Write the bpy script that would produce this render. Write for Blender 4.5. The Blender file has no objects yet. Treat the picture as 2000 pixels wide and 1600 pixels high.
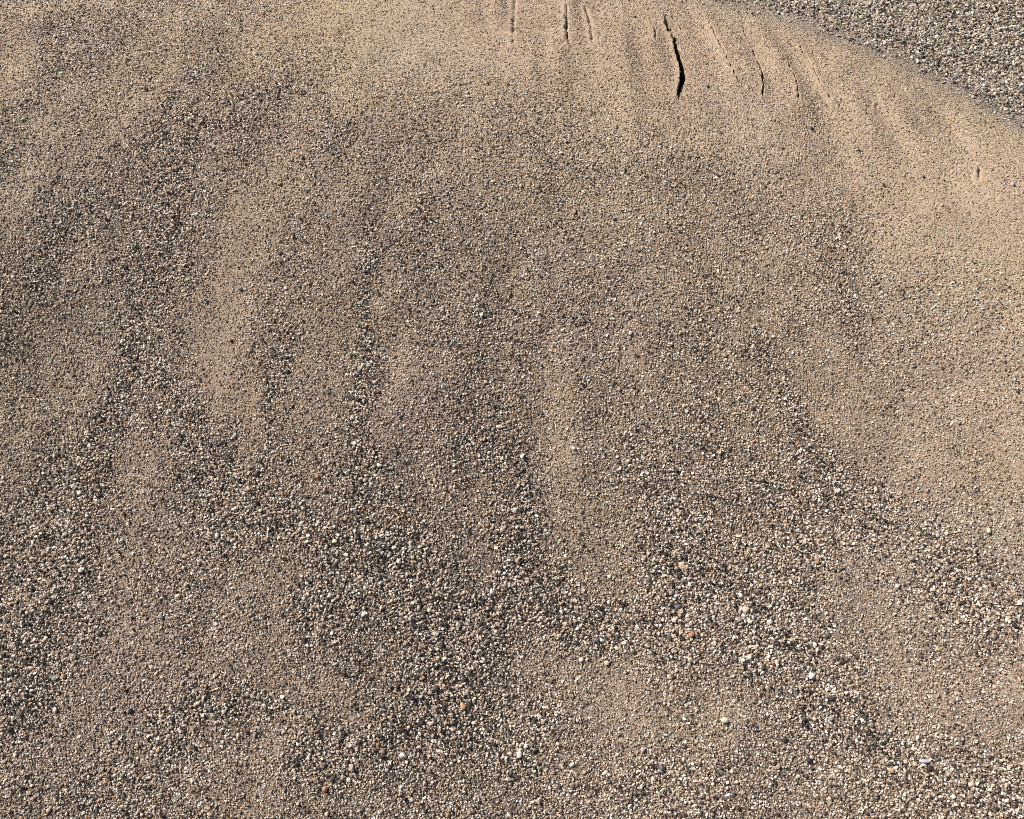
import bpy, math, random
import numpy as np
from mathutils import Vector

# ------------------------------------------------------------------ camera, sky, sun, exposure
SC = bpy.context.scene
COL = SC.collection
PW, PH = 2000.0, 1600.0
CAM = np.array([0.0, -0.60, 1.25])
PITCH = math.radians(55.0)
HFOV = math.radians(52.5)
cd = bpy.data.cameras.new("camera")
cam = bpy.data.objects.new("camera", cd)
COL.objects.link(cam)
cam.location = CAM
cam.rotation_euler = (math.radians(90) - PITCH, 0, 0)
cd.sensor_width = 36.0
cd.sensor_fit = 'HORIZONTAL'
cd.angle = HFOV
cd.clip_start = 0.02
cd.clip_end = 500.0
SC.camera = cam

SUN_EL = math.radians(45)
SUN_AZ = math.radians(-66)         # measured from +Y (away from the camera) towards +X
w = bpy.data.worlds.new("World")
SC.world = w
w.use_nodes = True
nt = w.node_tree
nt.nodes.clear()
sky = nt.nodes.new("ShaderNodeTexSky")
sky.sky_type = 'NISHITA'
sky.sun_disc = False
sky.sun_elevation = SUN_EL
sky.sun_rotation = SUN_AZ
bg = nt.nodes.new("ShaderNodeBackground")
bg.inputs[1].default_value = 0.05
wo = nt.nodes.new("ShaderNodeOutputWorld")
nt.links.new(sky.outputs[0], bg.inputs[0])
nt.links.new(bg.outputs[0], wo.inputs[0])

sd = bpy.data.lights.new("sun", 'SUN')
sd.energy = 5.0
sd.angle = math.radians(0.5)
sd.color = (1.0, 0.94, 0.86)
sun = bpy.data.objects.new("sun", sd)
COL.objects.link(sun)
sdir = Vector((math.sin(SUN_AZ) * math.cos(SUN_EL), math.cos(SUN_AZ) * math.cos(SUN_EL), math.sin(SUN_EL)))
sun.rotation_euler = sdir.to_track_quat('Z', 'Y').to_euler()
sun.location = sdir * 10

SC.view_settings.view_transform = 'Standard'
SC.view_settings.look = 'None'
SC.view_settings.exposure = 0.25
SC.view_settings.gamma = 1.0
SC.view_settings.use_curve_mapping = False
SC.render.engine = 'CYCLES'
SC.cycles.use_denoising = False
SC.cycles.pixel_filter_type = 'BLACKMAN_HARRIS'
SC.cycles.filter_width = 0.9
SC.cycles.max_bounces = 3
SC.cycles.diffuse_bounces = 2

rng = np.random.default_rng(7)

# ------------------------------------------------------------------ noise
def _hash(ix, iy, seed):
    h = (ix.astype(np.int64) * 374761393 + iy.astype(np.int64) * 668265263 + seed * 1442695041) & 0x7fffffff
    h = ((h ^ (h >> 13)) * 1274126177) & 0x7fffffff
    h = (h ^ (h >> 16)) & 0xffffff
    return h / float(0xffffff)

def vnoise(x, y, scale, seed=0):
    """smooth value noise in -1..1, cells of size `scale` metres"""
    u = np.asarray(x) / scale + 1000.0
    v = np.asarray(y) / scale + 1000.0
    iu = np.floor(u); iv = np.floor(v)
    fu = u - iu; fv = v - iv
    fu = fu * fu * (3 - 2 * fu); fv = fv * fv * (3 - 2 * fv)
    a = _hash(iu, iv, seed); b = _hash(iu + 1, iv, seed)
    c = _hash(iu, iv + 1, seed); d = _hash(iu + 1, iv + 1, seed)
    return ((a * (1 - fu) + b * fu) * (1 - fv) + (c * (1 - fu) + d * fu) * fv) * 2 - 1

def sstep(a, b, t):
    t = np.clip((t - a) / (b - a), 0, 1)
    return t * t * (3 - 2 * t)

# ------------------------------------------------------------------ the heap's shape
def crest_y(x):
    return 1.375 - 0.53 * np.maximum(0, x) ** 2 / (1 + 0.12 * np.maximum(0, x) ** 2) + 0.03 * vnoise(x, x * 0, 0.35, 5)

TANS = math.tan(math.radians(30))
def base_z(x, y):
    x = np.asarray(x, float); y = np.asarray(y, float)
    xc = np.clip(x, -4, 2.6)
    s = crest_y(xc) - y                        # > 0 : on the face, < 0 : behind the crest
    R = 0.62
    f = np.where(s > 0, np.where(s < R, TANS * s * s / (2 * R), TANS * (s - R / 2)), 0)
    back = 0.035 * sstep(-0.05, 0.30, -s)
    z = -f - back - 0.05 * np.clip(x, -1.6, 1.6) ** 2
    lo = -1.38
    return np.where(z < lo + 0.15, lo + 0.15 * np.exp(np.minimum(0, (z - lo - 0.15) / 0.15)), z)

def fan(x, y):
    """streak coordinate: constant along lines running down the heap"""
    return np.arctan2(x - 0.0, 3.1 - y)

def terrain_z(x, y):
    z = base_z(x, y)
    s = crest_y(np.clip(x, -4, 2.6)) - y
    on = sstep(0.05, 0.6, s)
    a = fan(x, y)
    z = z + on * (0.0045 * vnoise(a, y * 0.10, 0.055, 11) + 0.003 * vnoise(a, y * 0.14, 0.021, 12))
    nc = sstep(-.02, .08, s) * sstep(.42, .15, s) * sstep(-.15, .05, x)
    z = z + nc * 0.0055 * vnoise(a, y * .1, 0.016, 13)
    z = z + 0.010 * vnoise(x, y, 0.42, 21) + 0.004 * vnoise(x, y, 0.15, 22) + 0.0030 * vnoise(x, y, 0.06, 23)
    return z

def ray_hit(px, py):
    """the point of the heap's surface that the photograph shows at px, py"""
    fx = math.tan(HFOV / 2)
    u = (px - PW / 2) / (PW / 2) * fx
    v = -(py - PH / 2) / (PW / 2) * fx
    d = np.array([u, math.cos(PITCH) + v * math.sin(PITCH), -math.sin(PITCH) + v * math.cos(PITCH)])
    t = 1.0
    lo_t, hi_t = 0.5, 6.0
    ts = np.linspace(lo_t, hi_t, 500)
    pts = CAM[None] + d[None] * ts[:, None]
    dz = pts[:, 2] - terrain_z(pts[:, 0], pts[:, 1])
    i = int(np.argmax(dz < 0))
    a, b = ts[i - 1], ts[i]
    for _ in range(24):
        m = (a + b) / 2
        p = CAM + d * m
        if p[2] - float(terrain_z(p[0:1], p[1:2])[0]) < 0: b = m
        else: a = m
    p = CAM + d * b
    return p

def project(x, y, z):
    dx, dy, dz = x - CAM[0], y - CAM[1], z - CAM[2]
    f = dy * math.cos(PITCH) - dz * math.sin(PITCH)
    v = dy * math.sin(PITCH) + dz * math.cos(PITCH)
    k = (PW / 2) / math.tan(HFOV / 2)
    return PW / 2 + dx / f * k, PH / 2 - v / f * k, f

PXM = 2.05 * math.tan(HFOV / 2) * 2 / PW       # metres per photograph pixel on the face

# ------------------------------------------------------------------ where the washed-out coarse streaks lie
# (points on the surface, half width in photograph pixels, strength)
COARSE = [
    ([(450, 60), (420, 130), (340, 200)], 26, .4),
    ([(250, 60), (180, 160), (120, 260), (60, 330)], 24, .3),
    ([(610, 480), (600, 560)], 22, .3),
    ([(860, 560), (880, 700), (900, 820)], 22, .3),
    ([(1080, 300), (1100, 450), (1110, 600)], 26, .22),
    ([(1190, 520), (1200, 680), (1220, 840)], 24, .3),
    ([(1400, 560), (1420, 700), (1440, 820)], 26, .3),
    ([(640, 90), (600, 130), (540, 190), (470, 225), (400, 240), (355, 255)], 48, .62),
    ([(600, 200), (640, 260), (610, 320)], 40, .40),
    ([(350, 235), (335, 330), (330, 420)], 36, 1.15),
    ([(330, 400), (290, 560), (265, 680), (290, 760)], 62, .95),
    ([(265, 680), (240, 800), (180, 890), (150, 1000)], 55, 1.0),
    ([(150, 950), (90, 1060), (50, 1170), (25, 1300), (20, 1400)], 68, 1.1),
    ([(170, 1100), (150, 1250), (90, 1330)], 42, .7),
    ([(90, 40), (150, 80), (200, 100), (120, 110)], 42, .45),
    ([(170, 380), (110, 500), (20, 590), (0, 680)], 48, .5),
    ([(240, 290), (215, 310), (170, 370)], 26, .5),
    ([(10, 200), (20, 330)], 30, .3),
    ([(340, 780), (400, 850), (400, 930), (440, 1010)], 62, .85),
    ([(400, 880), (480, 980), (560, 1010), (620, 1050), (640, 1130), (600, 1200)], 52, .75),
    ([(560, 630), (550, 700), (520, 770), (530, 850), (500, 930)], 24, .95),
    ([(717, 460), (711, 590), (714, 710)], 11, 1.35),
    ([(714, 700), (702, 820), (705, 940), (700, 1010)], 24, .85),
    ([(650, 880), (690, 1000), (760, 1050)], 40, .55),
    ([(700, 1010), (780, 1080), (830, 1160), (900, 1210)], 46, .75),
    ([(870, 1200), (900, 1280), (870, 1340), (840, 1390)], 58, 1.2),
    ([(850, 900), (940, 840), (1000, 890), (1000, 980)], 34, .6),
    ([(1000, 950), (985, 1060), (1010, 1150), (900, 1200)], 36, .85),
    ([(1010, 1150), (1090, 1200), (1180, 1235), (1320, 1225)], 40, 1.0),
    ([(960, 740), (990, 830)], 26, .4),
    ([(1250, 880), (1290, 960), (1300, 1080), (1330, 1170)], 42, .75),
    ([(1330, 1150), (1420, 1170), (1500, 1210)], 45, .7),
    ([(1380, 840), (1400, 880)], 38, .4),
    ([(1480, 930), (1520, 1000), (1540, 1080), (1480, 1140)], 55, .75),
    ([(1400, 1000), (1350, 1060)], 48, .5),
    ([(1300, 640), (1310, 680)], 14, .6),
    ([(1478, 675), (1510, 720), (1535, 780), (1550, 820)], 18, 1.15),
    ([(1550, 820), (1590, 890), (1620, 960)], 24, .9),
    ([(1620, 960), (1700, 1010), (1800, 1040), (1850, 1100)], 46, .6),
    ([(1850, 1100), (1900, 1150), (1990, 1200)], 48, 1.0),
    ([(1580, 1080), (1560, 1200), (1520, 1270)], 42, .7),
    ([(1470, 1250), (1530, 1288), (1590, 1270)], 16, 1.1),
    ([(320, 1410), (400, 1385), (480, 1375), (545, 1375)], 24, .85),
    ([(590, 1470), (640, 1500), (680, 1490)], 28, 1.0),
    ([(760, 1450), (860, 1400), (960, 1430), (1010, 1460)], 32, .75),
    ([(1020, 1420), (1100, 1400)], 22, .6),
    ([(1150, 570), (1000, 620), (860, 600), (800, 470)], 70, .22),
    ([(1290, 1480), (1220, 1560), (1400, 1580)], 45, .45),
    ([(1620, 1400), (1700, 1450), (1800, 1520), (1900, 1560)], 60, .45),
    ([(1960, 1560), (2000, 1600)], 50, .6),
    ([(210, 1600), (180, 1530), (60, 1560)], 50, .45),
    ([(1650, 560), (1660, 640)], 40, .30),
    ([(1380, 330), (1480, 420), (1640, 430)], 40, .30),
    ([(1880, 500), (1930, 560)], 40, .2),
]
FINE = [
    ([(330, 130), (250, 210), (190, 320), (130, 400)], 26, .6),
    ([(70, 0), (40, 100), (10, 180)], 34, .8),
    ([(330, 20), (340, 90)], 36, .35),
    ([(110, 260), (60, 350), (30, 440)], 30, .75),
    ([(640, 330), (650, 450), (640, 560)], 24, .35),
    ([(760, 560), (765, 700), (770, 800)], 26, .4),
    ([(360, 930), (330, 1000)], 22, .3),
    ([(700, 60), (900, 90), (1100, 130), (1350, 220), (1600, 330), (1760, 420), (1980, 470)], 75, .45),
    ([(470, 400), (450, 500), (440, 600), (430, 700), (445, 790)], 50, .9),
    ([(545, 310), (535, 420), (530, 500)], 28, .4),
    ([(180, 490), (160, 540)], 24, .4),
    ([(40, 450), (60, 350), (150, 200), (280, 150), (330, 60)], 55, .35),
    ([(270, 900), (270, 1010)], 32, .5),
    ([(230, 1200), (240, 1280), (150, 1420), (60, 1500)], 60, .45),
    ([(520, 1170), (560, 1290), (640, 1330)], 46, .5),
    ([(540, 1290), (380, 1300), (270, 1270)], 40, .5),
    ([(500, 1460), (470, 1540), (560, 1570)], 60, .35),
    ([(940, 960), (940, 1120)], 30, .55),
    ([(1080, 850), (1110, 960), (1150, 1080), (1160, 1140)], 40, .42),
    ([(1240, 690), (1230, 730)], 24, .4),
    ([(1650, 740), (1700, 860), (1840, 900)], 60, .45),
    ([(1900, 720), (1960, 820), (1980, 900)], 60, .4),
    ([(1620, 1130), (1700, 1190), (1760, 1330), (1880, 1440), (1980, 1420)], 56, .5),
    ([(1040, 1320), (1150, 1370), (1260, 1400)], 52, .5),
    ([(1390, 1390), (1440, 1400)], 40, .45),
    ([(620, 640), (640, 760)], 30, .25),
    ([(780, 860), (830, 900)], 40, .3),
    ([(1960, 1340), (1960, 1450)], 40, .6),
]
def to_world(strokes):
    return [(np.array([ray_hit(*p)[:2] for p in pts]), wd * PXM, st) for pts, wd, st in strokes]
COARSE_W = to_world(COARSE)
FINE_W = to_world(FINE)

def poly_dist(x, y, P):
    d = np.full(x.shape, 1e9)
    for a, b in zip(P[:-1], P[1:]):
        ab = b - a
        L = max(1e-9, float(ab @ ab))
        t = np.clip(((x - a[0]) * ab[0] + (y - a[1]) * ab[1]) / L, 0, 1)
        d = np.minimum(d, (x - a[0] - t * ab[0]) ** 2 + (y - a[1] - t * ab[1]) ** 2)
    return np.sqrt(d)

GX0, GX1, GY0, GY1, GN = -1.75, 1.75, -0.75, 2.5, 900
_gx = np.linspace(GX0, GX1, GN); _gy = np.linspace(GY0, GY1, GN)
_X, _Y = np.meshgrid(_gx, _gy)
def _field():
    wx = _X + 0.014 * vnoise(_X, _Y, 0.08, 31) + 0.012 * vnoise(_X, _Y, 0.025, 32)
    wy = _Y + 0.020 * vnoise(_X, _Y, 0.08, 33) + 0.012 * vnoise(_X, _Y, 0.025, 34)
    s = crest_y(_X) - _Y
    wid = 1 + 0.32 * sstep(0.25, 0.85, _X)
    top = np.maximum(sstep(0.12 * wid, 0.42 * wid, s), 0.9 * sstep(-0.28, -0.60, _X + 0.25 * vnoise(_X, _Y, .3, 44)))
    c = 0.12 + 0.39 * top + 0.15 * sstep(0.7, 1.3, s) + 0.14 * sstep(-.25, -.6, _X) * sstep(.9, .5, s)
    a = fan(wx, wy)
    c = c + top * (0.075 * vnoise(a, wy * 0.05, 0.011, 41) + 0.03 * vnoise(a, wy * .08, 0.030, 47) + 0.05 * vnoise(wx, wy, 0.035, 42))
    add = np.zeros_like(c)
    for P, wd, st in COARSE_W:
        d = poly_dist(wx, wy, P)
        add = np.maximum(add, st * np.exp(-(d / wd) ** 2 * 0.9)) + 0.15 * np.minimum(add, st * np.exp(-(d / wd) ** 2 * 0.9))
    sub = np.zeros_like(c)
    for P, wd, st in FINE_W:
        d = poly_dist(wx, wy, P)
        sub = np.maximum(sub, st * np.exp(-(d / (wd * 1.1)) ** 2))
    c = c + 0.46 * add * (1 + 0.25 * vnoise(wx, wy, 0.03, 43)) - 0.38 * sub
    return np.clip(c, 0, 1.1)
_C = _field()
def coarse(x, y):
    u = np.clip((x - GX0) / (GX1 - GX0) * (GN - 1), 0, GN - 1.001)
    v = np.clip((y - GY0) / (GY1 - GY0) * (GN - 1), 0, GN - 1.001)
    iu = u.astype(int); iv = v.astype(int); fu = u - iu; fv = v - iv
    return (_C[iv, iu] * (1 - fu) + _C[iv, iu + 1] * fu) * (1 - fv) + (_C[iv + 1, iu] * (1 - fu) + _C[iv + 1, iu + 1] * fu) * fv

# ------------------------------------------------------------------ slump cracks near the crest (points, half widths in px, depth m)
CRACKS = [
    ("main", [(1298, 48), (1303, 54), (1309, 62), (1313, 69), (1315, 76), (1320, 92), (1323, 104), (1326, 116), (1331, 128), (1333, 145), (1332, 158), (1327, 172), (1323, 186)],
             [2.2, 5.0, 6.2, -0.4, 5.4, 3.2, 5.6, 3.8, 5.0, 5.2, 4.6, 2.6, .6], .045),
    ("", [(1312, 34), (1327, 50), (1338, 66)], [1, 2, 1], .012),
    ("", [(1270, 48), (1279, 60), (1281, 78)], [1, 2, 1], .010),
    ("", [(1104, 8), (1106, 40), (1107, 70), (1112, 88)], [1, 2.4, 2.2, 1], .016),
    ("", [(1143, 14), (1149, 34), (1155, 62), (1160, 92)], [2, 3, 2, 1], .010),
    ("", [(1006, -8), (1003, 40), (1001, 84)], [3, 3, 1.5], .007),
    ("", [(1385, 44), (1403, 80), (1422, 118), (1440, 154)], [1, 1.6, 1.6, 1.6], .010),
    ("", [(1452, 64), (1470, 98), (1483, 128), (1490, 148), (1490, 188)], [1, 1.8, 2.2, 2.6, 1.3], .014),
    ("", [(1541, 130), (1552, 146), (1557, 168), (1561, 194)], [1, 2, 2.2, 1.4], .012),
    ("", [(1560, 84), (1571, 108), (1590, 134), (1600, 158), (1625, 196)], [1.4, 1.8, 1.4, 1.4, 1], .009),
    ("", [(1713, 204), (1712, 226)], [1.6, 1.2], .009),
    ("", [(1913, 318), (1911, 338), (1911, 354)], [1.2, 2, 1.2], .010),
]
CR = []
for nm, pts, hw, dep in CRACKS:
    W = np.array([ray_hit(*p)[:2] for p in pts])
    # finer, slightly ragged polyline
    Q = [W[0]]; H = [hw[0]]
    for i in range(len(W) - 1):
        n = max(2, int(np.linalg.norm(W[i + 1] - W[i]) / 0.006))
        for k in range(1, n + 1):
            t = k / n
            Q.append(W[i] * (1 - t) + W[i + 1] * t + rng.normal(0, 0.0009, 2) * (t < 1))
            H.append((hw[i] * (1 - t) + hw[i + 1] * t) * (1 + rng.normal(0, .18)))
    CR.append((nm, np.array(Q), np.array(H) * PXM * (1.05 if nm else .75), dep * (1 if nm else .7)))

def crack_depth(x, y):
    """how far the sheet lies below the surface so that each crack opens up"""
    out = np.zeros(x.shape); wall = np.full(x.shape, 9.0)
    rag = 0.0013 * vnoise(x, y, .0085, 71) + 0.0008 * vnoise(x, y, .0035, 72)
    for nm, Q, H, dep in CR:
        lo = Q.min(0) - .05; hi = Q.max(0) + .05
        m = (x > lo[0]) & (x < hi[0]) & (y > lo[1]) & (y < hi[1])
        if not m.any(): continue
        xs, ys = x[m], y[m]
        best = np.full(xs.shape, 9.0); bh = np.zeros(xs.shape)
        for i in range(len(Q) - 1):
            a, b = Q[i], Q[i + 1]
            ab = b - a; L = max(1e-12, float(ab @ ab))
            t = np.clip(((xs - a[0]) * ab[0] + (ys - a[1]) * ab[1]) / L, 0, 1)
            d = np.hypot(xs - a[0] - t * ab[0], ys - a[1] - t * ab[1])
            h = H[i] * (1 - t) + H[i + 1] * t
            k = d - h < best
            best = np.where(k, d - h, best); bh = np.where(k, h, bh)
        best = best + rag[m] * (1.0 if nm else .9)
        out[m] = np.maximum(out[m], dep * sstep(0.0010, -0.0022, best))
        wall[m] = np.minimum(wall[m], best)
    return out, wall

def slump_lips(x, y):
    """the sand left of each crack stands a little higher than the sand that slid away right of it"""
    z = np.zeros(x.shape)
    for nm, Q, H, dep in CR:
        y0, y1 = Q[:, 1].min(), Q[:, 1].max()
        o = np.argsort(Q[:, 1])
        cx = np.interp(y, Q[o, 1], Q[o, 0])
        fade = sstep(y0 - .02, y0 + .015, y) * sstep(y1 + .05, y1 - .01, y)
        d = x - cx
        z = z + fade * (0.14 * dep if nm else 0.12 * dep) * (np.where(d < 0, np.exp(np.minimum(0, d) / .022), -np.exp(-np.maximum(0, d) / .016) + 0))* sstep(0.0, .0006, np.abs(d))
    return z

# ------------------------------------------------------------------ materials
def principled(name, rough=0.9):
    m = bpy.data.materials.new(name)
    m.use_nodes = True
    b = m.node_tree.nodes["Principled BSDF"]
    b.inputs["Roughness"].default_value = rough
    b.inputs["Specular IOR Level"].default_value = 0.25
    return m, m.node_tree, b

def grain_material(name, amount=0.35, rough=0.85):
    m, t, b = principled(name, rough)
    at = t.nodes.new("ShaderNodeAttribute"); at.attribute_name = "tint"
    tc = t.nodes.new("ShaderNodeTexCoord")
    n = t.nodes.new("ShaderNodeTexNoise"); n.inputs["Scale"].default_value = 900; n.inputs["Detail"].default_value = 2
    r = t.nodes.new("ShaderNodeMapRange")
    r.inputs["From Min"].default_value = 0.3; r.inputs["From Max"].default_value = 0.7
    r.inputs["To Min"].default_value = 1 - amount; r.inputs["To Max"].default_value = 1 + amount
    mx = t.nodes.new("ShaderNodeVectorMath"); mx.operation = 'SCALE'
    t.links.new(tc.outputs["Object"], n.inputs["Vector"])
    t.links.new(n.outputs["Fac"], r.inputs["Value"])
    t.links.new(at.outputs["Color"], mx.inputs[0])
    t.links.new(r.outputs[0], mx.inputs["Scale"])
    t.links.new(mx.outputs[0], b.inputs["Base Color"])
    return m

def ground_material():
    m, t, b = principled("sandy_soil", 0.95)
    at = t.nodes.new("ShaderNodeAttribute"); at.attribute_name = "tint"
    tc = t.nodes.new("ShaderNodeTexCoord")
    n = t.nodes.new("ShaderNodeTexNoise"); n.inputs["Scale"].default_value = 330; n.inputs["Detail"].default_value = 4; n.inputs["Roughness"].default_value = .7
    r = t.nodes.new("ShaderNodeMapRange")
    r.inputs["From Min"].default_value = 0.32; r.inputs["From Max"].default_value = 0.68
    r.inputs["To Min"].default_value = 0.62; r.inputs["To Max"].default_value = 1.32
    mx = t.nodes.new("ShaderNodeVectorMath"); mx.operation = 'SCALE'
    bp = t.nodes.new("ShaderNodeBump"); bp.inputs["Strength"].default_value = 0.9; bp.inputs["Distance"].default_value = 0.0022
    n2 = t.nodes.new("ShaderNodeTexNoise"); n2.inputs["Scale"].default_value = 260; n2.inputs["Detail"].default_value = 3
    for q in (n, n2): t.links.new(tc.outputs["Object"], q.inputs["Vector"])
    t.links.new(n.outputs["Fac"], r.inputs["Value"])
    t.links.new(at.outputs["Color"], mx.inputs[0])
    t.links.new(r.outputs[0], mx.inputs["Scale"])
    t.links.new(mx.outputs[0], b.inputs["Base Color"])
    t.links.new(n2.outputs["Fac"], bp.inputs["Height"])
    t.links.new(bp.outputs[0], b.inputs["Normal"])
    return m

def soil_tint(x, y):
    """the colour of the fines: tan, with pinkish, ochre and grey patches; grey beyond the crest"""
    s = crest_y(np.clip(x, -4, 2.6)) - y
    n1 = vnoise(x, y, 0.16, 51); n2 = vnoise(x, y, 0.09, 52); n3 = vnoise(x, y, 0.23, 53)
    tan = np.array([.465, .357, .25]); face = np.array([.40, .302, .225])
    ochre = np.array([.42, .325, .22]); pink = np.array([.40, .295, .232]); grey = np.array([.40, .35, .295])
    k = sstep(0.25, 0.85, s)[..., None]
    c = tan * (1 - k) + face * k
    c = c + (ochre - face) * (np.clip(n1, 0, 1) * 0.75)[..., None]
    c = c + (pink - face) * (np.clip(-n1, 0, 1) * 0.9)[..., None]
    c = c + (grey - face) * (np.clip(n3 - .2, 0, 1) * 0.45)[..., None]
    g = sstep(0.035, -0.05, s + .02 * vnoise(x, y, .08, 63))[..., None]
    mauve = np.array([.30, .255, .215])
    c = c * (1 - g) + mauve * g
    return c * (1 + 0.06 * n2)[..., None]

def mesh_from(name, V, F, tint, mat, smooth=False):
    """V (n,3), F (m,k) all faces of one size"""
    me = bpy.data.meshes.new(name)
    k = F.shape[1]
    me.vertices.add(len(V)); me.vertices.foreach_set("co", V.astype(np.float32).ravel())
    me.loops.add(F.size); me.loops.foreach_set("vertex_index", F.astype(np.int32).ravel())
    me.polygons.add(len(F)); me.polygons.foreach_set("loop_start", np.arange(0, F.size, k, dtype=np.int32))
    me.polygons.foreach_set("use_smooth", np.full(len(F), smooth))
    at = me.attributes.new("tint", 'FLOAT_COLOR', 'POINT')
    T = np.ones((len(V), 4), np.float32); T[:, :3] = tint
    at.data.foreach_set("color", T.ravel())
    me.update(calc_edges=True)
    me.materials.append(mat)
    ob = bpy.data.objects.new(name, me)
    COL.objects.link(ob)
    return ob

# ------------------------------------------------------------------ the ground: one sheet, fine where the photo looks, out to the horizon
def axis(a, b, step, far):
    core = np.arange(a, b, step)
    out = []; d = step; p = b
    while p < far:
        out.append(p); d *= 1.22; p += d
    lo = []; d = step; p = a - step
    while p > -far:
        lo.append(p); d *= 1.22; p -= d
    return np.array(lo[::-1] + list(core) + out)
xs = axis(-1.35, 1.45, 0.0032, 90)
ys = axis(-0.35, 2.05, 0.0032, 90)
# extra columns and rows round the main crack
mq = CR[0][1]
xs = np.unique(np.concatenate([xs, np.arange(mq[:, 0].min() - .08, 0.62, 0.0013)]))
ys = np.unique(np.concatenate([ys, np.arange(mq[:, 1].min() - .02, mq[:, 1].max() + .03, 0.0018)]))
gx, gy = np.meshgrid(xs, ys)
gz = terrain_z(gx, gy)
cdp, wall = crack_depth(gx, gy)
core = (np.abs(gx) < 1.5) & (gy > -.4) & (gy < 2.1)
jit = rng.normal(0, 1, gx.shape) * 0.0006
gz = gz - cdp + slump_lips(gx, gy) + np.where(core & (cdp < .002), jit, 0)
gz = gz + np.where((wall > 0.0005) & (wall < 0.012), 0.0022 * (1 - np.clip(wall, 0, .012) / .012), 0) * (cdp < .001)
ny, nx = gx.shape
I = np.arange(nx * ny).reshape(ny, nx)
F = np.stack([I[:-1, :-1], I[:-1, 1:], I[1:, 1:], I[1:, :-1]], -1).reshape(-1, 4)
tint = soil_tint(gx, gy)
# black weathered specks scattered in the fines, shade down in the cracks painted near-black by depth
spk = _hash(np.floor(gx / .0034), np.floor(gy / .0034), 77)
cg = coarse(gx, gy)
coarse_dark = (0.50 * sstep(.30, .85, cg) * (sstep(-.02, .1, crest_y(np.clip(gx, -4, 2.6)) - gy)))[..., None]   # ground tint darker where the streaks are coarse
tint = tint * (1 - coarse_dark) + np.array([.10, .085, .07]) * coarse_dark
tint = tint * np.where(spk < 0.03, .45, 1)[..., None]
crack_shade = sstep(.003, .012, cdp)[..., None]
tint = tint * (1 - crack_shade) + np.array([.035, .025, .018]) * crack_shade
M_GROUND = ground_material()
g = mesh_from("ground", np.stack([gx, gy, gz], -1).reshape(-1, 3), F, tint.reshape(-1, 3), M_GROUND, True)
g["kind"] = "structure"

# ------------------------------------------------------------------ grains
PHI = (1 + 5 ** .5) / 2
ICO_V = np.array([(-1, PHI, 0), (1, PHI, 0), (-1, -PHI, 0), (1, -PHI, 0), (0, -1, PHI), (0, 1, PHI), (0, -1, -PHI), (0, 1, -PHI),
                  (PHI, 0, -1), (PHI, 0, 1), (-PHI, 0, -1), (-PHI, 0, 1)], float) / math.sqrt(1 + PHI * PHI)
ICO_F = np.array([(0, 11, 5), (0, 5, 1), (0, 1, 7), (0, 7, 10), (0, 10, 11), (1, 5, 9), (5, 11, 4), (11, 10, 2), (10, 7, 6), (7, 1, 8),
                  (3, 9, 4), (3, 4, 2), (3, 2, 6), (3, 6, 8), (3, 8, 9), (4, 9, 5), (2, 4, 11), (6, 2, 10), (8, 6, 7), (9, 8, 1)])
OCT_V = np.array([(1, 0, 0), (-1, 0, 0), (0, 1, 0), (0, -1, 0), (0, 0, 1), (0, 0, -1)], float)
OCT_F = np.array([(0, 2, 4), (2, 1, 4), (1, 3, 4), (3, 0, 4), (2, 0, 5), (1, 2, 5), (3, 1, 5), (0, 3, 5)])

def rotations(n):
    q = rng.normal(0, 1, (n, 4)); q /= np.linalg.norm(q, axis=1, keepdims=True)
    a, b, c, d = q.T
    R = np.empty((n, 3, 3))
    R[:, 0, 0] = 1 - 2 * (c * c + d * d); R[:, 0, 1] = 2 * (b * c - a * d); R[:, 0, 2] = 2 * (b * d + a * c)
    R[:, 1, 0] = 2 * (b * c + a * d); R[:, 1, 1] = 1 - 2 * (b * b + d * d); R[:, 1, 2] = 2 * (c * d - a * b)
    R[:, 2, 0] = 2 * (b * d - a * c); R[:, 2, 1] = 2 * (c * d + a * b); R[:, 2, 2] = 1 - 2 * (b * b + c * c)
    return R

def grains(name, P, rad, tint, mat, ico=True, rough=0.14):
    n = len(P)
    BV, BF = (ICO_V, ICO_F) if ico else (OCT_V, OCT_F)
    k = len(BV)
    V = BV[None] * (1 + rng.normal(0, rough * 1.4, (n, k, 1)).clip(-.4, .4))
    V = V * rng.uniform(.68, 1.28, (n, 1, 3))
    V = np.einsum('nij,nkj->nki', rotations(n), V) * rad[:, None, None]
    V[:, :, 2] *= 0.85
    V = V + P[:, None, :]
    F = BF[None] + (np.arange(n) * k)[:, None, None]
    T = np.repeat(tint, k, axis=0)
    return mesh_from(name, V.reshape(-1, 3), F.reshape(-1, 3), T, mat)

def scatter(spacing, jitter=0.85):
    X = np.arange(-1.5, 1.6, spacing); Y = np.arange(-0.45, 2.3, spacing)
    gx, gy = np.meshgrid(X, Y)
    gx = gx + (np.arange(len(Y)) % 2)[:, None] * spacing / 2
    gx = (gx + rng.uniform(-jitter, jitter, gx.shape) * spacing).ravel()
    gy = (gy + rng.uniform(-jitter, jitter, gy.shape) * spacing).ravel()
    gz = terrain_z(gx, gy) + slump_lips(gx, gy)
    u, v, f = project(gx, gy, gz)
    m = (u > -150) & (u < 2150) & (v > -130) & (v < 1720) & (f > 0)
    gx, gy, gz = gx[m], gy[m], gz[m]
    dep, wall = crack_depth(gx, gy)
    m = wall > 0.0012
    return gx[m], gy[m], gz[m]

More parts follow.
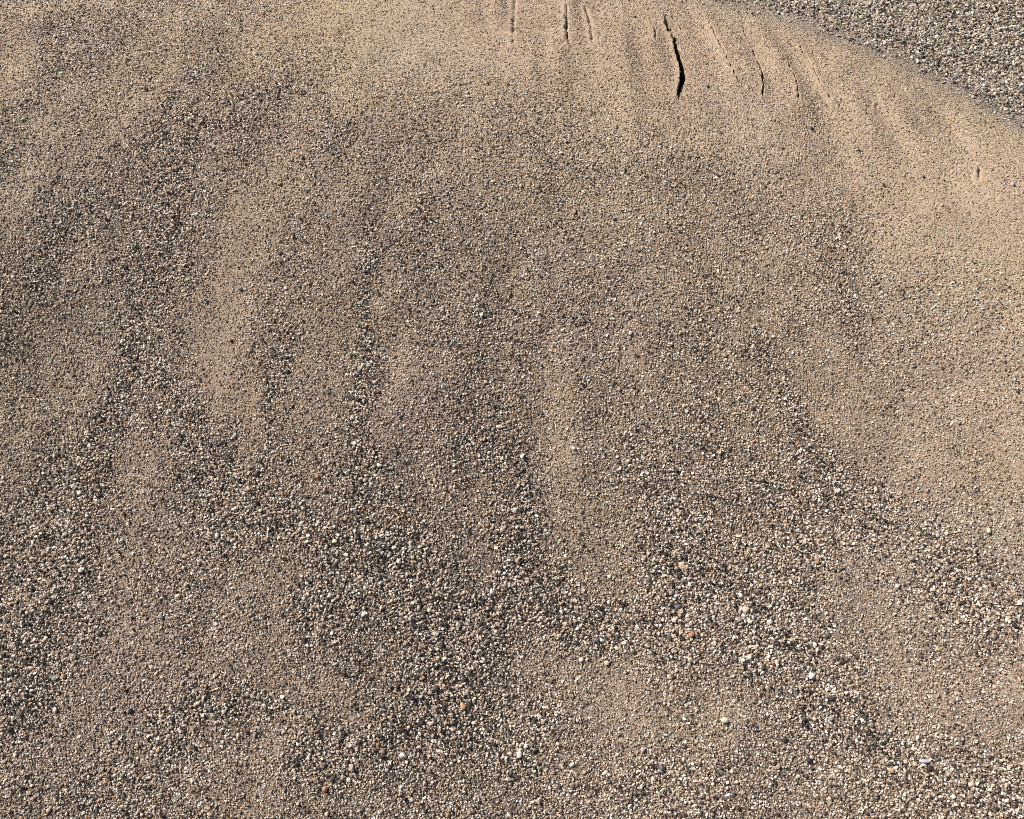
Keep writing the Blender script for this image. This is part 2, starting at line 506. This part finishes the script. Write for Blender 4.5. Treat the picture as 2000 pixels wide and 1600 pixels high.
PAL = np.array([
    [.44, .345, .27], [.36, .282, .22], [.56, .48, .385], [.74, .67, .57], [.25, .20, .16], [.12, .10, .085],
    [.04, .034, .03], [.50, .36, .235], [.30, .29, .28], [.45, .24, .11], [.84, .79, .71], [.40, .36, .25]])
def tints(n, wts, base=None, keep=0.0):
    wts = np.array(wts, float); wts /= wts.sum()
    c = PAL[rng.choice(len(PAL), n, p=wts)] * np.array([1.03, .985, .96]) * rng.uniform(.82, 1.18, (n, 1))
    if base is not None: c = c * (1 - keep) + base * keep
    return c

M_SAND = grain_material("sand_grain", .25)
M_STONE = grain_material("stone_grain", .30, .75)

# sand: small grains lying all over the face, sparse on the fine shoulder
x, y, z = scatter(0.0033)
s = crest_y(x) - y
c = coarse(x, y)
m = (s > -0.25) & (rng.random(len(x)) < np.clip(.70 + c * 1.9, 0, 1))
x, y, z, c = x[m], y[m], z[m], c[m]
rad = (0.00125 + 0.0008 * np.clip(c, 0, 1)) * rng.lognormal(0, .24, len(x))
z = z + rad * rng.uniform(-.1, .55, len(x))
kp = np.clip(.60 - 1.1 * c, .0, .60)[:, None]
t = tints(len(x), [18, 9, 15, 17, 6, 10, 18, 8, 1, 1, 12, 1], soil_tint(x, y), kp)  # black and white shares raised to make up for weak grain shadows
o = grains("sand_grains", np.stack([x, y, z], -1), rad, t, M_SAND, ico=False, rough=.1)
o["kind"] = "stuff"; o["label"] = "tan coarse sand grains covering the face of the heap"; o["category"] = "sand"
print("sand", len(x))

# gravel: bigger stones, thick in the washed-out streaks
x, y, z = scatter(0.0034)
s = crest_y(x) - y
c = coarse(x, y)
sz = .80 + .26 * sstep(.55, 1.25, s)
m = (s > 0.03) & (rng.random(len(x)) < np.clip((c - .12) * 1.25, 0.004, .95))
x, y, z, c = x[m], y[m], z[m], c[m]
rad = sz[m] * (0.00122 + 0.00070 * np.clip(c, 0, 1.1) ** 1.4) * rng.lognormal(0, .30, len(x))
z = z + rad * rng.uniform(-.1, .95, len(x))
kp = np.clip(.62 - .7 * c, .05, .6)[:, None]
t = tints(len(x), [16, 10, 15, 16, 8, 10, 18, 4, 4, .8, 11, 1], soil_tint(x, y), kp)  # extra black and white stones here too, in place of deeper grain shadows
dk = rng.random(len(x)) < .17 * sstep(.45, 1.0, c)
t[dk] = np.array([.05, .043, .038]) * rng.uniform(.6, 1.6, (int(dk.sum()), 1))
o = grains("gravel", np.stack([x, y, z], -1), rad, t, M_STONE)
o["kind"] = "stuff"; o["label"] = "mixed grey and tan fine gravel lying in dark streaks down the heap"; o["category"] = "gravel"
print("gravel", len(x))

# grey gravel beyond the crest
x, y, z = scatter(0.0038)
s = crest_y(x) - y
edge = -0.050 + .022 * vnoise(x, y, .07, 61) + .012 * vnoise(x, y, .02, 62)
m = rng.random(len(x)) < sstep(0.06, -0.12, s - edge) * .98
x, y, z = x[m], y[m], z[m]
rad = 0.0023 * rng.lognormal(0, .22, len(x))
z = z + rad * rng.uniform(0, 1.0, len(x))
t = tints(len(x), [20, 12, 20, 12, 8, 10, 14, 2, 7, 0, 6, 5])
t = t * np.array([.90, .93, .93])
o = grains("grey_gravel", np.stack([x, y, z], -1), rad, t, M_STONE)
o["kind"] = "stuff"; o["label"] = "pale grey gravel bed beyond the crest in the upper right corner"; o["category"] = "gravel"
print("grey", len(x))

# ------------------------------------------------------------------ single pebbles one can pick out
import bmesh
PC = {"white": (.74, .69, .61), "cream": (.66, .56, .42), "orange": (.46, .25, .13), "dark": (.045, .04, .04), "blue": (.13, .14, .155),
      "lilac": (.50, .45, .50), "yellow": (.52, .42, .22), "red": (.34, .14, .10), "grey": (.34, .33, .32)}
M_PEB = grain_material("pebble_stone", .18, .6)
PEBBLES = [
    (1231, 652, 6.5, "white", "bright white pebble alone on tan sand right of the centre of the heap"),
    (1302, 656, 5.0, "blue", "blue grey pebble on a dark grit spot right of centre"),
    (1245, 697, 4.5, "dark", "small black pebble just below the bright white pebble right of centre"),
    (1175, 612, 5.0, "orange", "dull orange pebble left of the bright white pebble near centre"),
    (1585, 252, 4.5, "dark", "black pebble standing in for a dark pit in smooth tan sand below the hairline cracks"),  # pebble put in where the sand has a small dark pit
    (1725, 362, 4.5, "dark", "black oval pebble on pale sand halfway down the right shoulder"),
    (1677, 295, 3.8, "dark", "tiny dark pebble on the shoulder between the cracks and the grey gravel"),
    (1804, 347, 3.8, "dark", "tiny black pebble on pale sand near the short crack at the right"),
    (1977, 361, 5.5, "lilac", "dusky lilac pebble on orange sand at the right edge under the grey gravel"),
    (1240, 34, 4.2, "dark", "small dark pebble at the top left of the widest crack"),
    (1382, 170, 4.2, "dark", "black pebble right of the lower tip of the widest crack"),
    (470, 567, 7.0, "blue", "slate blue pebble beside the smooth tan strip at the left"),
    (452, 667, 5.5, "dark", "larger black pebble in the smooth tan strip at the left"),
    (405, 590, 4.8, "dark", "small black pebble at the left side of the smooth tan strip"),
    (547, 360, 6.0, "orange", "pale orange pebble on pinkish sand in the upper left"),
    (712, 530, 5.5, "blue", "dark blue pebble at the head of the narrow vertical gravel streak"),
    (827, 425, 5.0, "red", "brick red pebble above and right of the narrow vertical streak"),
    (820, 395, 5.0, "yellow", "mustard pebble just above the brick red pebble"),
    (592, 310, 5.0, "dark", "black pebble above the pale orange pebble in the upper left"),
    (317, 722, 6.0, "blue", "pale blue grey pebble in the dark gravel band at the left"),
    (125, 1322, 8.0, "orange", "bright orange pebble near the lower left edge of the heap"),
    (107, 1326, 7.5, "grey", "pale grey pebble touching the bright orange pebble at lower left"),
    (620, 932, 7.0, "orange", "rust orange pebble in grit left of the centre, below the narrow streak"),
    (425, 1047, 7.0, "white", "round white pebble in dark gravel on the left half"),
    (695, 1000, 7.0, "blue", "navy grey pebble at the foot of the narrow vertical streak"),
    (787, 1477, 8.0, "white", "white pebble near the bottom, left of the middle"),
    (905, 1382, 8.0, "orange", "deep orange pebble under the thickest gravel patch in the bottom middle"),
    (635, 1542, 7.0, "orange", "orange pebble below the black gravel pocket at the bottom"),
    (255, 1390, 8.0, "dark", "largest black pebble, on smooth sand at the lower left"),
    (410, 1385, 8.0, "blue", "dark blue pebble at the left end of the short level gravel streak"),
    (952, 1027, 6.0, "orange", "small orange pebble on the fine strip just left of centre"),
    (675, 1015, 5.5, "orange", "small orange pebble left of the navy grey pebble"),
    (1120, 877, 5.5, "white", "small white pebble on the fine tan tongue below centre"),
    (1350, 1240, 8.5, "orange", "big orange pebble at the lower rim of the wide gravel patch"),
    (1325, 1186, 8.0, "blue", "steel blue pebble above the big orange pebble"),
    (1320, 1165, 6.0, "lilac", "pinkish lilac pebble above the steel blue pebble"),
    (1485, 1145, 6.5, "yellow", "yellow brown pebble inside the wide gravel patch at right"),
    (1582, 1107, 6.5, "blue", "blue black pebble at the right rim of the wide gravel patch"),
    (1596, 1098, 6.0, "orange", "orange pebble touching the blue black pebble at right"),
    (1445, 1212, 6.5, "grey", "light grey pebble in the wide gravel patch above the curved rim"),
    (1710, 957, 5.5, "white", "white pebble near the head of the right hand gravel band"),
    (1752, 1146, 6.5, "white", "white pebble on sand just left of the right hand gravel band"),
    (1780, 1092, 7.5, "grey", "bluish white pebble at the lower side of the right hand gravel band"),
    (1930, 1038, 7.5, "cream", "cream pebble above the right hand gravel band near the edge"),
    (1585, 1322, 9.0, "white", "largest white pebble, below the curved gravel rim at right"),
    (1292, 1500, 9.0, "blue", "largest dark blue pebble, near the bottom right of the middle"),
    (1255, 1465, 6.5, "lilac", "pale lilac pebble up and left of the largest dark blue pebble"),
    (1117, 1495, 7.0, "white", "white pebble at the bottom just right of the middle"),
    (1015, 1475, 8.0, "white", "white pebble at the bottom centre next to a dark gravel clump"),
    (1165, 1252, 8.0, "blue", "slate pebble in the middle of the level gravel streak below centre"),
    (1135, 1290, 7.0, "white", "white pebble under the slate pebble of the level streak"),
    (1185, 1296, 7.0, "cream", "cream pebble right of the white one under the level streak"),
    (1415, 1408, 9.0, "cream", "largest tan cream pebble on smooth sand in the lower right"),
    (1622, 1403, 8.0, "grey", "light grey flat pebble at the lower right, below the largest white pebble"),
    (1625, 1366, 7.0, "dark", "black pebble between the largest white pebble and the light grey flat one"),
    (1580, 1486, 7.5, "dark", "black pebble low in the lower right quarter"),
    (1805, 1488, 9.0, "lilac", "long pale lilac pebble in grit near the bottom right corner"),
    (1832, 1270, 6.0, "yellow", "yellow pebble on smooth sand near the right edge"),
    (1532, 1446, 6.5, "dark", "small black pebble up and left of the lower black pebble"),
    (1965, 1565, 8.0, "cream", "cream pebble in the bottom right corner"),
    (552, 1275, 5.0, "grey", "small grey pebble on the smooth patch in the lower left"),
    (315, 1205, 7.0, "grey", "pale grey pebble in grit above the smooth lower left patch"),
]
for k, (px, py, rp, col, lab) in enumerate(PEBBLES):
    p = ray_hit(px, py)
    bm = bmesh.new()
    bmesh.ops.create_icosphere(bm, subdivisions=2, radius=1.0)
    r0 = rp * PXM * 0.66
    stretch = np.array([rng.uniform(1.0, 1.35), rng.uniform(.8, 1.0), rng.uniform(.65, .85)])
    if col == "lilac" and rp > 8: stretch = np.array([1.7, .6, .55])
    cuts = rng.normal(0, 1, (6, 3)); cuts /= np.linalg.norm(cuts, axis=1, keepdims=True)
    for v in bm.verts:
        q = np.array(v.co)
        for cdir in cuts:                       # broken faces
            e = q @ cdir - .80
            if e > 0: q = q - cdir * e
        q = q * stretch * (1 + rng.normal(0, .025))
        v.co = q * r0
    me = bpy.data.meshes.new("pebble")
    bm.to_mesh(me); bm.free()
    at = me.attributes.new("tint", 'FLOAT_COLOR', 'POINT')
    c = np.array(PC[col]) * rng.uniform(.9, 1.1)
    T = np.ones((len(me.vertices), 4), np.float32); T[:, :3] = c
    at.data.foreach_set("color", T.ravel())
    me.materials.append(M_PEB)
    ob = bpy.data.objects.new("pebble", me); COL.objects.link(ob)
    ob.location = (p[0], p[1], p[2] + r0 * .55)
    ob.rotation_euler = (rng.uniform(.2, .5), rng.uniform(-.2, .2), rng.uniform(-.6, .6) if stretch[0] > 1.5 else rng.uniform(0, 6.28))
    ob["label"] = lab; ob["category"] = "pebble"; ob["group"] = "pebbles lying on the heap"
